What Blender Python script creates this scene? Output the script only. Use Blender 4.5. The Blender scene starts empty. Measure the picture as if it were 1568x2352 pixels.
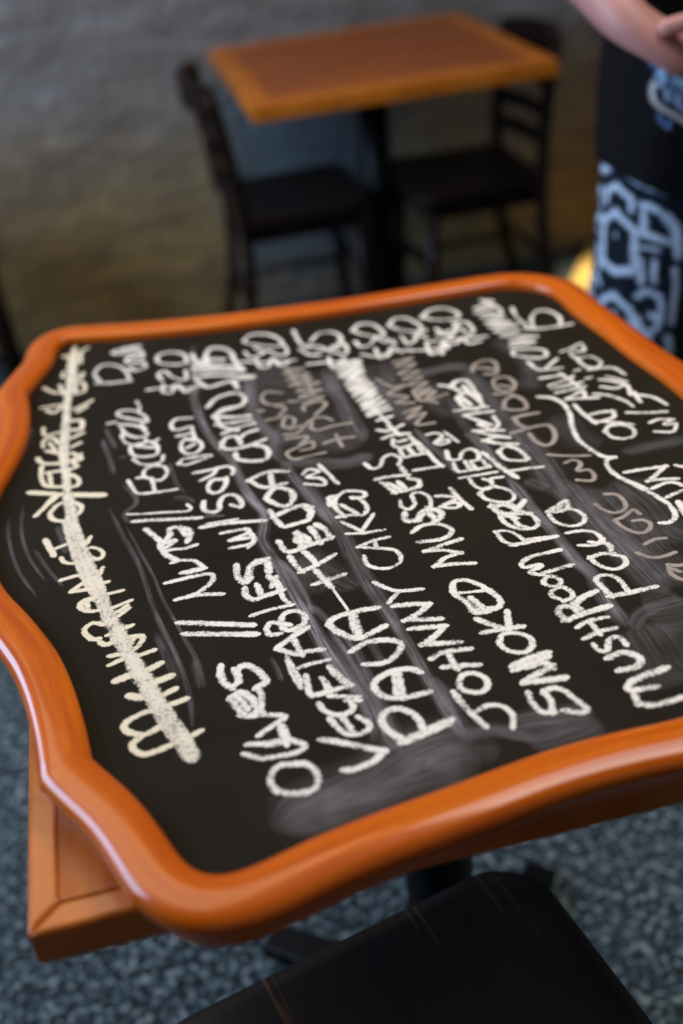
import bpy, bmesh, math, random
import numpy as np
from mathutils import Vector, Matrix, noise
random.seed(4)
S = bpy.context.scene
COL = S.collection
PI = math.pi
# ------------------------------------------------------------------ camera, world, lights, exposure
CH = 1.30
YAW, PITCH, ROLL, FOC = math.radians(9.1598), math.radians(32.2246), math.radians(-6.8226), 2663.97
_f = Vector((math.sin(YAW)*math.cos(PITCH), math.cos(YAW)*math.cos(PITCH), -math.sin(PITCH)))
_r = _f.cross(Vector((0, 0, 1))).normalized(); _u = _r.cross(_f)
CR_ = _r*math.cos(ROLL) + _u*math.sin(ROLL); CU_ = -_r*math.sin(ROLL) + _u*math.cos(ROLL)
cam = bpy.data.cameras.new('camera'); co = bpy.data.objects.new('camera', cam); COL.objects.link(co)
co.matrix_world = Matrix(((CR_.x, CU_.x, -_f.x, 0), (CR_.y, CU_.y, -_f.y, 0), (CR_.z, CU_.z, -_f.z, CH), (0, 0, 0, 1)))
cam.sensor_fit = 'VERTICAL'; cam.sensor_height = 36; cam.lens = FOC*36/2352
cam.clip_start = .02; cam.clip_end = 60
cam.dof.use_dof = True; cam.dof.focus_distance = .885; cam.dof.aperture_fstop = 2.4
S.camera = co
def at(x, y, z):
    "photograph pixel -> point of the horizontal plane at height z"
    d = _f + ((x-784)*CR_ - (y-1176)*CU_)/FOC
    return d*((z-CH)/d.z) + Vector((0, 0, CH))
def aty(x, y, Y):
    d = _f + ((x-784)*CR_ - (y-1176)*CU_)/FOC
    return d*(Y/d.y) + Vector((0, 0, CH))

W = bpy.data.worlds.new('world'); S.world = W; W.use_nodes = True
W.node_tree.nodes['Background'].inputs[0].default_value = (.85, .88, 1, 1)
W.node_tree.nodes['Background'].inputs[1].default_value = .13
def area(name, loc, target, sx, sy, power, color):
    l = bpy.data.lights.new(name, 'AREA'); l.shape = 'RECTANGLE'; l.size = sx; l.size_y = sy; l.energy = power; l.color = color
    o = bpy.data.objects.new(name, l); COL.objects.link(o); o.location = loc
    o.rotation_euler = (Vector(target)-Vector(loc)).to_track_quat('-Z', 'Y').to_euler()
    return o
area('window_daylight', (-2.02, 1.75, 1.62), (-1, 1.75, 1.45), 1.9, 1.3, 88, (.48, .67, 1))
area('overhead_fill', (.85, .95, 2.74), (.1, .75, 0), 1.7, 1.4, 12.5, (1, .94, .86)).data.spread = 1.45  # added overhead light for board and table; the ceiling has no opening
area('warm_fill', (-.75, 1.75, 2.6), (-.5, 1.6, 0), 1.7, 1.7, 22, (1, .80, .52))  # added warm fill without a fixture, brightens left wall and table corner
area('pale_boards_fill', (1.3, 2.6, 2.6), (1.32, 2.98, 0), .08, .08, .35, (1, .84, .58)).data.spread = .14  # added narrow beam, no real fixture; brightens the pale floor boards
S.view_settings.view_transform = 'Standard'; S.view_settings.look = 'None'
S.view_settings.gamma = 1; S.view_settings.use_curve_mapping = False; S.view_settings.exposure = 0
S.cycles.transparent_max_bounces = 48; S.cycles.use_denoising = True

# ------------------------------------------------------------------ materials
def srgb(r, g, b):
    f = lambda c: (c/255/12.92 if c/255 <= .04045 else ((c/255+.055)/1.055)**2.4)
    return (f(r), f(g), f(b), 1)
class NT:
    def __init__(s, name):
        s.m = bpy.data.materials.new(name); s.m.use_nodes = True; s.t = s.m.node_tree
        s.b = s.t.nodes['Principled BSDF']; s.out = s.t.nodes['Material Output']
    def n(s, typ, **kw):
        nd = s.t.nodes.new(typ)
        for k, v in kw.items():
            if k in nd.inputs: nd.inputs[k].default_value = v
            else: setattr(nd, k, v)
        return nd
    def l(s, a, b): s.t.links.new(a, b)
    def coord(s, kind='Object', scale=(1, 1, 1), rot=(0, 0, 0)):
        c = s.n('ShaderNodeTexCoord'); mp = s.n('ShaderNodeMapping')
        mp.inputs['Scale'].default_value = scale; mp.inputs['Rotation'].default_value = rot
        s.l(c.outputs[kind], mp.inputs[0]); return mp.outputs[0]
    def noise(s, vec, scale, detail=4, rough=.5, dist=0):
        nd = s.n('ShaderNodeTexNoise'); nd.inputs['Scale'].default_value = scale; nd.inputs['Detail'].default_value = detail
        nd.inputs['Roughness'].default_value = rough; nd.inputs['Distortion'].default_value = dist
        s.l(vec, nd.inputs['Vector']); return nd.outputs['Fac']
    def ramp(s, fac, stops):
        nd = s.n('ShaderNodeValToRGB'); e = nd.color_ramp.elements
        while len(e) < len(stops): e.new(.5)
        for i, (p, c) in enumerate(stops): e[i].position = p; e[i].color = c
        s.l(fac, nd.inputs[0]); return nd.outputs[0]
    def math(s, op, a, b=None, clamp=False):
        nd = s.n('ShaderNodeMath'); nd.operation = op; nd.use_clamp = clamp
        for i, v in enumerate((a, b)):
            if v is None: continue
            if isinstance(v, (int, float)): nd.inputs[i].default_value = v
            else: s.l(v, nd.inputs[i])
        return nd.outputs[0]
    def mix(s, fac, a, b, mode='MIX'):
        nd = s.n('ShaderNodeMix'); nd.data_type = 'RGBA'; nd.blend_type = mode
        for i, v in ((0, fac), (6, a), (7, b)):
            if isinstance(v, (int, float, tuple)): nd.inputs[i].default_value = v
            else: s.l(v, nd.inputs[i])
        return nd.outputs[2]
    def bump(s, h, st, dist=.01):
        nd = s.n('ShaderNodeBump'); nd.inputs['Strength'].default_value = st; nd.inputs['Distance'].default_value = dist
        s.l(h, nd.inputs['Height']); s.l(nd.outputs[0], s.b.inputs['Normal'])
def wood(name, c1, c2, c3, scale, rough=.35, coat=0., kind='Object', nscale=4):
    t = NT(name); v = t.coord(kind, scale)
    f = t.noise(v, nscale, 6, .6, .6)
    t.l(t.ramp(f, [(.3, c1), (.5, c2), (.7, c3)]), t.b.inputs['Base Color'])
    t.b.inputs['Specular IOR Level'].default_value = .12; t.b.inputs['Roughness'].default_value = rough; t.b.inputs['Coat Weight'].default_value = coat; t.b.inputs['Coat Roughness'].default_value = .12
    g = t.noise(v, nscale*5, 4); t.bump(g, .08, .002)
    return t.m
def plain(name, c, rough=.5, metal=0., nz=.08, scale=60, bump=.05):
    t = NT(name); v = t.coord(); f = t.noise(v, scale, 3)
    d = tuple(x*(1-nz) for x in c[:3])+(1,); u = tuple(min(1, x*(1+nz)) for x in c[:3])+(1,)
    t.l(t.ramp(f, [(.3, d), (.7, u)]), t.b.inputs['Base Color'])
    t.b.inputs['Roughness'].default_value = rough; t.b.inputs['Metallic'].default_value = metal
    t.bump(f, bump, .002); return t.m
M = {}
M['frame'] = wood('frame_wood', srgb(178, 74, 0), srgb(200, 92, 0), srgb(214, 108, 0), (5, 90, 60), .42, .85, 'UV', 1.0)
M['field'] = wood('table_veneer', srgb(146, 74, 30), srgb(176, 96, 40), srgb(192, 112, 50), (26, 1.6, 8), .38, .25, nscale=2.2)
M['lip'] = wood('table_lipping', srgb(176, 92, 26), srgb(196, 108, 34), srgb(208, 120, 42), (6, 6, 6), .35, .8, nscale=2)
M['field_b'] = wood('far_table_veneer', srgb(140, 72, 26), srgb(164, 86, 32), srgb(182, 102, 40), (1.5, 16, 8), .4, .2, nscale=2.2)
M['lip_b'] = wood('far_table_lipping', srgb(186, 102, 24), srgb(204, 116, 30), srgb(214, 126, 38), (6, 6, 6), .4, .2, nscale=2)
M['dark'] = wood('dark_stained_wood', srgb(20, 13, 12), srgb(30, 19, 16), srgb(42, 26, 20), (4, 4, 24), .4, .1, nscale=2)
M['iron'] = plain('black_iron', srgb(14, 14, 16), .45, .6)
# dark seat with sparse pale grain lines
t = NT('black_stained_seat_veneer'); v = t.coord('Object', (46, 1.1, 10))
f = t.noise(v, 1.6, 5, .55, 1.2)
base = t.ramp(t.noise(t.coord('Object', (5, 2, 2)), 3, 3), [(.3, srgb(22, 16, 14)), (.7, srgb(32, 24, 20))])
ln = t.ramp(f, [(.60, (0, 0, 0, 1)), (.66, (1, 1, 1, 1))])
msk = t.ramp(t.noise(t.coord('Object', (3, 2, 1), (0, 0, .3)), 3.1, 3), [(.38, (0, 0, 0, 1)), (.55, (1, 1, 1, 1))])
t.l(t.mix(t.math('MULTIPLY', ln, msk), base, srgb(86, 52, 30)), t.b.inputs['Base Color'])
t.b.inputs['Roughness'].default_value = .42; t.bump(f, .1, .002); M['seat'] = t.m
# blackboard paint
t = NT('blackboard_paint'); v = t.coord()
f = t.noise(v, 9, 5, .6, .5); g = t.noise(v, 900, 2)
t.l(t.mix(t.ramp(g, [(.68, (0, 0, 0, 1)), (.8, (.3, .3, .3, 1))]), t.ramp(f, [(.3, srgb(27, 22, 14)), (.7, srgb(36, 30, 22))]), srgb(90, 86, 84)), t.b.inputs['Base Color'])
t.b.inputs['Roughness'].default_value = .7; t.b.inputs['Specular IOR Level'].default_value = .1; t.bump(g, .05, .0005); M['board'] = t.m
def chalk(name, c1, c2, thr, soft):
    # cover falls off at the edges of a stroke with a grainy rim; the attribute holds 1 in the middle, 0 at the rim
    t = NT(name); v = t.coord(); a = t.n('ShaderNodeAttribute'); a.attribute_name = 'cover'
    g = t.noise(v, 1100, 3, .75); h = t.noise(v, 380, 4, .7); big = t.noise(v, 60, 3)
    e = t.math('POWER', a.outputs['Fac'], .55)
    s_ = t.math('ADD', t.math('MULTIPLY', g, 1.1), t.math('MULTIPLY', h, 1.0))
    s_ = t.math('ADD', s_, t.math('MULTIPLY', big, .6))
    s_ = t.math('ADD', t.math('MULTIPLY', e, 1.15), s_)
    cov = t.ramp(s_, [(0, (0, 0, 0, 1)), (1, (1, 1, 1, 1))])
    m = t.n('ShaderNodeMapRange'); m.inputs['From Min'].default_value = thr; m.inputs['From Max'].default_value = thr+soft
    t.l(s_, m.inputs['Value'])
    t.l(t.mix(big, c1, c2), t.b.inputs['Base Color']); t.b.inputs['Roughness'].default_value = .95
    t.b.inputs['Specular IOR Level'].default_value = .1
    t.l(m.outputs[0], t.b.inputs['Alpha']); return t.m
M['chalk'] = chalk('white_chalk', srgb(236, 230, 224), srgb(246, 240, 230), 2.18, .24)
M['cream'] = chalk('cream_chalk', srgb(232, 218, 192), srgb(240, 228, 204), 2.06, .25)
M['strike'] = chalk('streaky_cream_chalk', srgb(228, 218, 200), srgb(236, 226, 208), 2.17, .24)
M['grey'] = chalk('rubbed_grey_chalk', srgb(128, 120, 116), srgb(184, 170, 156), 1.85, .5)
t = NT('wiped_chalk_dust'); a = t.n('ShaderNodeAttribute'); a.attribute_name = 'cover'
uv = t.coord('UV', (1, 1, 1)); st = t.noise(uv, 1, 5, .65, .3); cl = t.noise(t.coord(), 26, 4, .6); gr = t.noise(t.coord(), 1100, 2)
k = t.math('MULTIPLY', t.math('ADD', t.math('MULTIPLY', st, 3.4), -1.22, True), t.math('ADD', t.math('MULTIPLY', cl, 1.6), -.1, True))
k = t.math('MULTIPLY', k, t.math('ADD', t.math('MULTIPLY', gr, 1.2), .4))
t.l(t.math('MULTIPLY', k, a.outputs['Fac'], True), t.b.inputs['Alpha'])
t.b.inputs['Base Color'].default_value = srgb(206, 200, 206); t.b.inputs['Roughness'].default_value = .9; M['dust'] = t.m
# concrete wall with brown lower part and bluish light under the far table painted in
t = NT('worn_render_wall'); v = t.coord()
n1 = t.noise(v, 2.2, 6, .6, .4); n2 = t.noise(t.coord('Object', (2, 2, 7), (0, .5, 0)), 3.2, 5, .62, .8)
sx = t.n('ShaderNodeSeparateXYZ'); t.l(t.coord(), sx.inputs[0])
low = t.ramp(t.math('ADD', sx.outputs['Z'], t.math('MULTIPLY', n1, .5)), [(.48, (1, 1, 1, 1)), (.95, (0, 0, 0, 1))])
c = t.mix(low, srgb(148, 142, 138), srgb(172, 146, 94))
c = t.mix(t.ramp(n2, [(.35, (0, 0, 0, 1)), (.72, (.75, .75, .75, 1))]), c, srgb(96, 84, 72))
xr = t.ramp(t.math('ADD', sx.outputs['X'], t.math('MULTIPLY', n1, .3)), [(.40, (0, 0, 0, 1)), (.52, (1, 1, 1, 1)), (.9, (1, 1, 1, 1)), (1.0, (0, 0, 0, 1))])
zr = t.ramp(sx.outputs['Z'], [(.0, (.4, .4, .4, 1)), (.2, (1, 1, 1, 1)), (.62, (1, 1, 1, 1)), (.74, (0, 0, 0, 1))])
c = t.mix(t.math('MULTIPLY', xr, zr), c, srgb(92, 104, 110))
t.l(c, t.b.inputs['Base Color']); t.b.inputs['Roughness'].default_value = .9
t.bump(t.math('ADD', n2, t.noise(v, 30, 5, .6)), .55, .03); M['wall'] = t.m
t = NT('speckled_carpet'); v = t.coord(); f = t.noise(v, 85, 3, .6, .2); g = t.noise(v, 3, 2)
c = t.ramp(f, [(.44, srgb(5, 16, 24)), (.495, srgb(20, 40, 50)), (.55, srgb(66, 86, 92)), (.64, srgb(146, 156, 154))])
t.l(t.mix(t.ramp(g, [(.4, (0, 0, 0, 1)), (.6, (.25, .25, .25, 1))]), c, srgb(40, 52, 54)), t.b.inputs['Base Color']); t.b.inputs['Roughness'].default_value = .85
t.bump(f, .6, .004); M['floor'] = t.m
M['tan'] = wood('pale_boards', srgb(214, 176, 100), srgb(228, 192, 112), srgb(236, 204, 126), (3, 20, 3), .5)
M['plaster'] = plain('plaster', srgb(150, 145, 138), .9, 0, .08, 6)
M['white'] = plain('white_window_paint', srgb(200, 200, 198), .5)
t = NT('window_glass'); t.b.inputs['Transmission Weight'].default_value = 1; t.b.inputs['Roughness'].default_value = 0; t.b.inputs['IOR'].default_value = 1.02; M['glass'] = t.m
M['skin'] = plain('skin', srgb(182, 130, 124), .5, 0, .05, 14, .02); M['skin'].node_tree.nodes['Principled BSDF'].inputs['Subsurface Weight'].default_value = .1
M['hair'] = plain('brown_hair', srgb(50, 34, 24), .6, 0, .3, 90, .3)
M['lips'] = plain('lips', srgb(150, 80, 76), .5); M['eye'] = plain('eye_white', srgb(220, 218, 212), .2); M['iris'] = plain('iris', srgb(40, 50, 56), .2)
M['boot'] = plain('black_leather', srgb(16, 15, 15), .5)
M['cotton'] = plain('black_cotton', srgb(8, 8, 11), .95); M['cotton'].node_tree.nodes['Principled BSDF'].inputs['Specular IOR Level'].default_value = .1
def printed(name, rough=.85):
    t = NT(name); a = t.n('ShaderNodeAttribute'); a.attribute_name = 'print'
    n = t.noise(t.coord(), 220, 3); t.l(a.outputs['Color'], t.b.inputs['Base Color']); t.b.inputs['Roughness'].default_value = rough
    t.b.inputs['Specular IOR Level'].default_value = .15; t.bump(n, .2, .001); return t.m
M['top'] = printed('black_cotton_with_print'); M['trouser'] = printed('printed_cotton')

# ------------------------------------------------------------------ helpers
def tag(o, label=None, cat=None, group=None, kind=None):
    for k, v in (('label', label), ('category', cat), ('group', group), ('kind', kind)):
        if v: o[k] = v
    return o
def empty(name, loc=(0, 0, 0), rz=0):
    o = bpy.data.objects.new(name, None); COL.objects.link(o); o.location = loc; o.rotation_euler = (0, 0, rz); o.empty_display_size = .05; return o
def mobj(name, verts, faces, mat, parent=None, smooth=False):
    me = bpy.data.meshes.new(name); me.from_pydata([tuple(v) for v in verts], [], faces); me.update()
    me.materials.append(mat)
    if smooth: me.polygons.foreach_set('use_smooth', [True]*len(me.polygons))
    o = bpy.data.objects.new(name, me); COL.objects.link(o); o.parent = parent
    return o
def bobj(name, bm, mat, parent=None, smooth=False, bevel=0):
    bmesh.ops.recalc_face_normals(bm, faces=bm.faces)
    me = bpy.data.meshes.new(name); bm.to_mesh(me); bm.free(); me.materials.append(mat)
    if smooth: me.polygons.foreach_set('use_smooth', [True]*len(me.polygons))
    o = bpy.data.objects.new(name, me); COL.objects.link(o); o.parent = parent
    if bevel:
        b = o.modifiers.new('bevel', 'BEVEL'); b.width = bevel; b.segments = 3; b.limit_method = 'ANGLE'
    return o
def box(bm, x0, x1, y0, y1, z0, z1):
    v = [bm.verts.new(p) for p in ((x0, y0, z0), (x1, y0, z0), (x1, y1, z0), (x0, y1, z0), (x0, y0, z1), (x1, y0, z1), (x1, y1, z1), (x0, y1, z1))]
    for f in ((0, 3, 2, 1), (4, 5, 6, 7), (0, 1, 5, 4), (1, 2, 6, 5), (2, 3, 7, 6), (3, 0, 4, 7)): bm.faces.new([v[i] for i in f])
def prism(bm, pts, z0, z1):
    a = [bm.verts.new((p[0], p[1], z0)) for p in pts]; b = [bm.verts.new((p[0], p[1], z1)) for p in pts]
    bm.faces.new(a[::-1]); bm.faces.new(b); n = len(pts)
    for i in range(n): bm.faces.new((a[i], a[(i+1) % n], b[(i+1) % n], b[i]))
def tube(bm, pts, radii, seg=12, sx=1., sy=1.):
    "round bar along points; radii one per point"
    rings = []; n = len(pts); pts = [Vector(p) for p in pts]
    for i, p in enumerate(pts):
        d = (pts[min(i+1, n-1)]-pts[max(i-1, 0)]).normalized()
        ref = Vector((0, 0, 1)) if abs(d.z) < .9 else Vector((0, 1, 0))
        a = d.cross(ref).normalized(); b = a.cross(d)
        rings.append([bm.verts.new(p + a*math.cos(k*2*PI/seg)*radii[i]*sx + b*math.sin(k*2*PI/seg)*radii[i]*sy) for k in range(seg)])
    for i in range(n-1):
        for k in range(seg): bm.faces.new((rings[i][k], rings[i][(k+1) % seg], rings[i+1][(k+1) % seg], rings[i+1][k]))
    bm.faces.new(rings[0][::-1]); bm.faces.new(rings[-1])
def catmull(P, step, closed=False):
    P = [Vector(p) for p in P]; n = len(P)
    if n < 3 and not closed:
        k = max(2, int((P[1]-P[0]).length/step)+1); return [P[0].lerp(P[1], i/k) for i in range(k+1)]
    out = []
    for i in range(n if closed else n-1):
        g = (lambda j: P[j % n]) if closed else (lambda j: P[min(max(j, 0), n-1)])
        a, b, c, d = g(i-1), g(i), g(i+1), g(i+2)
        k = max(2, int((c-b).length/step)+1)
        for j in range(k):
            s = j/k
            out.append(.5*((2*b)+(c-a)*s+(2*a-5*b+4*c-d)*s*s+(3*b-a-3*c+d)*s**3))
    if not closed: out.append(P[-1])
    return out

# ------------------------------------------------------------------ the setting
bm = bmesh.new(); box(bm, -2.1, 3.4, -2.2, 3.5, -.06, 0)
tag(bobj('floor', bm, M['floor']), kind='structure')
# rendered wall, uneven surface
NX, NZ = 150, 90; V = []; Fc = []
for j in range(NZ+1):
    for i in range(NX+1):
        x = -2.1 + 3.53*i/NX; z = 2.8*j/NZ
        d = noise.noise(Vector((x*2.1, 7, z*2.6)))*.012 + noise.noise(Vector((x*7, 3, z*9)))*.005
        V.append((x, 3.235+d, z))
for j in range(NZ):
    for i in range(NX):
        a = j*(NX+1)+i; Fc.append((a, a+1, a+NX+2, a+NX+1))
n0 = len(V); V += [(-2.1, 3.42, 0), (1.43, 3.42, 0), (1.43, 3.42, 2.8), (-2.1, 3.42, 2.8)]
Fc += [(n0+1, n0, n0+3, n0+2), (NX, n0+1, n0+2, (NX+1)*(NZ+1)-1)]
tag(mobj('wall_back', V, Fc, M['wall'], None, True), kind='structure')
bm = bmesh.new(); box(bm, 1.43, 1.53, 3.18, 3.42, 0, 2.8)
tag(bobj('trim_1', bm, M['dark'], bevel=.004), kind='structure')
bm = bmesh.new(); box(bm, 1.53, 3.4, 3.36, 3.5, 0, 2.8)
tag(bobj('wall_recess', bm, M['plaster']), kind='structure')
# left wall with a window opening (y .8 - 2.7, z .95 - 2.25)
bm = bmesh.new()
box(bm, -2.1, -1.96, -2.2, .8, 0, 2.8); box(bm, -2.1, -1.96, 2.7, 3.24, 0, 2.8)
box(bm, -2.1, -1.96, .8, 2.7, 0, .95); box(bm, -2.1, -1.96, .8, 2.7, 2.25, 2.8)
tag(bobj('wall_left', bm, M['plaster']), kind='structure')
bm = bmesh.new()
for a in ((.8, .86, .95, 2.25), (2.64, 2.7, .95, 2.25), (.86, 2.64, .95, 1.01), (.86, 2.64, 2.19, 2.25), (1.73, 1.77, 1.01, 2.19)):
    box(bm, -2.085, -2.04, *a)
w1 = tag(bobj('window_1', bm, M['white'], bevel=.004), kind='structure')
for y0, y1 in ((.86, 1.73), (1.77, 2.64)):
    bm = bmesh.new(); box(bm, -2.068, -2.062, y0, y1, 1.01, 2.19); bobj('pane', bm, M['glass'], w1)
bm = bmesh.new(); box(bm, -2.1, 3.4, -2.2, 3.5, 2.8, 2.88)
tag(bobj('ceiling', bm, M['plaster']), kind='structure')
# strip of pale boards on the floor by the end of the wall
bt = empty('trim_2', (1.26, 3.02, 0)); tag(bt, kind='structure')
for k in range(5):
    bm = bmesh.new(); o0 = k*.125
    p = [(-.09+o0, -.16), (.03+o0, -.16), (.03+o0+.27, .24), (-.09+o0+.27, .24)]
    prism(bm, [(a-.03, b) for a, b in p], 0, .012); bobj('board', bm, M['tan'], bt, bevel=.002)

# ------------------------------------------------------------------ tables
def pedestal_table(name, x0, x1, y0, y1, mf, ml, label, group, cx=None, cy=None, th=.03, lw=.02):
    cx = (x0+x1)/2 if cx is None else cx; cy = (y0+y1)/2 if cy is None else cy
    t = empty(name, (cx, cy, 0)); tag(t, label, 'table', group)
    X0, X1, Y0, Y1 = x0-cx, x1-cx, y0-cy, y1-cy
    bm = bmesh.new(); box(bm, X0+lw, X1-lw, Y0+lw, Y1-lw, .75-th, .7498); bobj('table_top', bm, mf, t)
    cor = [(X0, Y0), (X1, Y0), (X1, Y1), (X0, Y1)]; inn = [(X0+lw, Y0+lw), (X1-lw, Y0+lw), (X1-lw, Y1-lw), (X0+lw, Y1-lw)]
    for i in range(4):
        j = (i+1) % 4; bm = bmesh.new(); prism(bm, [cor[i], cor[j], inn[j], inn[i]], .75-th, .75)
        bobj('edge_strip', bm, ml, t, bevel=.0035)
    bm = bmesh.new(); tube(bm, [(0, 0, .03), (0, 0, .75-th-.008)], [.037, .037], 24); bobj('column', bm, M['iron'], t, True)
    bm = bmesh.new(); box(bm, -.15, .15, -.15, .15, .75-th-.008, .75-th); bobj('mounting_plate', bm, M['iron'], t)
    bm = bmesh.new()
    for k in range(4):
        a = k*PI/2+PI/4; dx, dy = math.cos(a), math.sin(a); px_, py_ = -dy, dx; L = .27
        pr = [(0, .03, .012, .075), (.5, .026, .008, .05), (1, .02, .0, .022)]
        rg = []
        for s, hw, zb, zt in pr:
            c = (dx*L*s, dy*L*s)
            rg.append([bm.verts.new((c[0]+px_*e*hw, c[1]+py_*e*hw, z)) for e, z in ((-1, zb), (1, zb), (1, zt), (-1, zt))])
        for q in range(2):
            for e in range(4): bm.faces.new((rg[q][e], rg[q][(e+1) % 4], rg[q+1][(e+1) % 4], rg[q+1][e]))
        bm.faces.new(rg[0]); bm.faces.new(rg[-1][::-1])
    bobj('base', bm, M['iron'], t, bevel=.003); return t
pedestal_table('cafe_table', -.137, .523, .481, 1.18, M['field'], M['lip'],
    'square orange-brown wooden table carrying the blackboard, its bare corner showing at lower left', 'square wooden cafe tables')
pedestal_table('cafe_table', .306, .970, 2.43, 3.13, M['field_b'], M['lip_b'],
    'empty orange wooden table standing against the concrete wall between two dark chairs', 'square wooden cafe tables', th=.034, lw=.05)

# ------------------------------------------------------------------ chairs
def rounded(pts, r, k=6):
    out = []; n = len(pts)
    for i in range(n):
        p, a, b = Vector(pts[i]), Vector(pts[i-1]), Vector(pts[(i+1) % n])
        da, db = (a-p).normalized(), (b-p).normalized(); ang = da.angle(db); t_ = r[i]/math.tan(ang/2)
        c = p + (da+db).normalized()*(r[i]/math.sin(ang/2)); s, e = p+da*t_-c, p+db*t_-c
        for j in range(k+1):
            v = s.lerp(e, j/k).normalized()*r[i]; out.append((c+v)[:])
    return out
def chair(loc, rz, label, seatmat, wf=.40, wb=.35, dp=.40, group='dark wooden ladder-back chairs'):
    t = empty('dining_chair', loc, rz); tag(t, label, 'chair', group)
    out = rounded([(-wb/2, -dp/2), (wb/2, -dp/2), (wf/2, dp/2), (-wf/2, dp/2)], [.03, .03, .055, .055])
    # dished seat: rings shrinking inward
    bm = bmesh.new(); rings = []
    for sc, z in ((.985, .428), (1., .433), (1., .446), (.988, .4505), (.90, .4505), (.75, .447), (.5, .443), (.25, .442)):
        rings.append([bm.verts.new((p[0]*sc, p[1]*sc, z)) for p in out])
    n = len(out)
    for a, b in zip(rings, rings[1:]):
        for i in range(n): bm.faces.new((a[i], a[(i+1) % n], b[(i+1) % n], b[i]))
    bm.faces.new(rings[0][::-1]); bm.faces.new(rings[-1]); bobj('seat', bm, seatmat, t, True)
    for s in (-1, 1):
        bm = bmesh.new(); tube(bm, [(s*(wf/2-.045), dp/2-.045, .43), (s*(wf/2-.03), dp/2-.025, 0)], [.019, .013]); bobj('leg', bm, M['dark'], t, True)
    for s in (-1, 1):
        bm = bmesh.new()
        tube(bm, catmull([(s*(wb/2-.005), -dp/2-.055, 0), (s*(wb/2-.012), -dp/2+.005, .25), (s*(wb/2-.012), -dp/2+.012, .45), (s*(wb/2-.010), -dp/2+.002, .60), (s*(wb/2-.005), -dp/2-.022, .745)], .04), [.015]*60, 10, 1.25, .95)
        bobj('back_post', bm, M['dark'], t, True)
    def slat(name, z, h, off, bow=.035, th=.007):
        bm = bmesh.new(); rg = []; hw = wb/2-.006; K = 12
        for i in range(K+1):
            s = -1+2*i/K; x = s*hw; y = -dp/2+off - bow*(1-s*s); hh = h*(1-.18*s*s)/2
            rg.append([bm.verts.new((x, y+e*th, z+g*hh)) for e, g in ((-1, -1), (1, -1), (1, 1), (-1, 1))])
        for i in range(K):
            for e in range(4): bm.faces.new((rg[i][e], rg[i][(e+1) % 4], rg[i+1][(e+1) % 4], rg[i+1][e]))
        bm.faces.new(rg[0]); bm.faces.new(rg[-1][::-1]); bobj(name, bm, M['dark'], t, bevel=.003)
    slat('top_rail', .728, .07, -.020, .045, .011)
    for z, off in ((.645, -.004), (.575, .004), (.51, .010)): slat('back_slat', z, .036, off)
    bm = bmesh.new(); box(bm, -wf/2+.05, wf/2-.05, dp/2-.055, dp/2-.035, .385, .428); box(bm, -wb/2+.02, wb/2-.02, -dp/2+.01, -dp/2+.028, .385, .428)
    for s in (-1, 1): box(bm, s*(wb/2-.03)-.009, s*(wb/2-.03)+.009, -dp/2+.02, dp/2-.05, .385, .428)
    bobj('seat_frame', bm, M['dark'], t)
    for a, b in (((-wf/2+.038, dp/2-.036, .20), (-wb/2+.01, -dp/2-.008, .20)), ((wf/2-.038, dp/2-.036, .20), (wb/2-.01, -dp/2-.008, .20)),
                 ((-wf/2+.036, dp/2-.034, .26), (wf/2-.036, dp/2-.034, .26)), ((-wb/2+.01, -dp/2-.002, .24), (wb/2-.01, -dp/2-.002, .24))):
        bm = bmesh.new(); tube(bm, [a, b], [.009, .009], 8); bobj('stretcher', bm, M['dark'], t, True)
    return t
chair((.432, 2.82, 0), -PI/2, 'dark wooden ladder-back chair at the left side of the empty far table', M['dark'], .39, .35, .33)
chair((.845, 2.77, 0), PI/2, 'dark wooden ladder-back chair at the right side of the empty far table', M['dark'], .39, .35, .33)
chair((-.505, 2.86, 0), -PI/2+.06, 'dark wooden chair just showing at the left edge of the photo before the wall', M['dark'])
chair((.100, .470, 0), math.radians(14), 'nearest chair, black-stained seat tucked under the front of the blackboard table', M['seat'], .39, .35, .38)

# ------------------------------------------------------------------ menu board
BO = Vector((.16, .87, .7505)); ZS = .7745
board = empty('menu_board', BO)
tag(board, 'black chalk menu board in a curved orange wooden frame, lying on the near table', 'blackboard')
def bl(p): return Vector(p)-BO
INB = [(1313,723),(1280,690),(1247,673),(1181,665),(1114,672),(1048,683),(982,694),(850,716),(750,731),(640,745),(520,761),(332,779),(186,788),(150,791)]
INL = [(131,803),(123,833),(99,862),(63,899)]
CUR1 = [(1568,919),(1512,872),(1446,826),(1380,773)]
LFT = [(63,899),(67,930),(68,965),(60,1008),(43,1048),(20,1091),(0,1124)]
LF2 = [(0,1335),(20,1365),(66,1412),(99,1452),(133,1498),(162,1558),(182,1615),(200,1682),(211,1741)]
FR1 = [(211,1741),(240,1761),(289,1801),(329,1844),(359,1884),(393,1933),(420,1973),(446,1993),(482,2005),(513,2004),(558,1991),(625,1960),(700,1924)]
FR2 = [(825,1872),(925,1836),(1080,1780),(1181,1742),(1290,1706),(1435,1669),(1568,1640)]
ZB, ZM, ZF = ZS, .780, .7835
def wp(l, z): return [Vector(at(x, y, z)[:2]) for x, y in l]
right = [Vector(p) for p in ((.37, .506), (.425, .512), (.462, .525), (.484, .553), (.490, .60), (.488, .70), (.481, .80))]
segA = wp(FR1, ZF) + wp(FR2, ZF) + right + wp(CUR1, ZB) + wp(INB, ZB) + wp(INL, .777)
s0, s1 = wp(LFT, ZM), wp(LF2, ZM)
segA[-1] = s0[0]; segA[0] = s1[-1]
segB = s0 + [Vector((-.1625, .93)), Vector((-.1655, .88))] + s1
pA = [Vector((p.x, p.y)) for p in catmull([(*p, 0) for p in segA], .006)]
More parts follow.
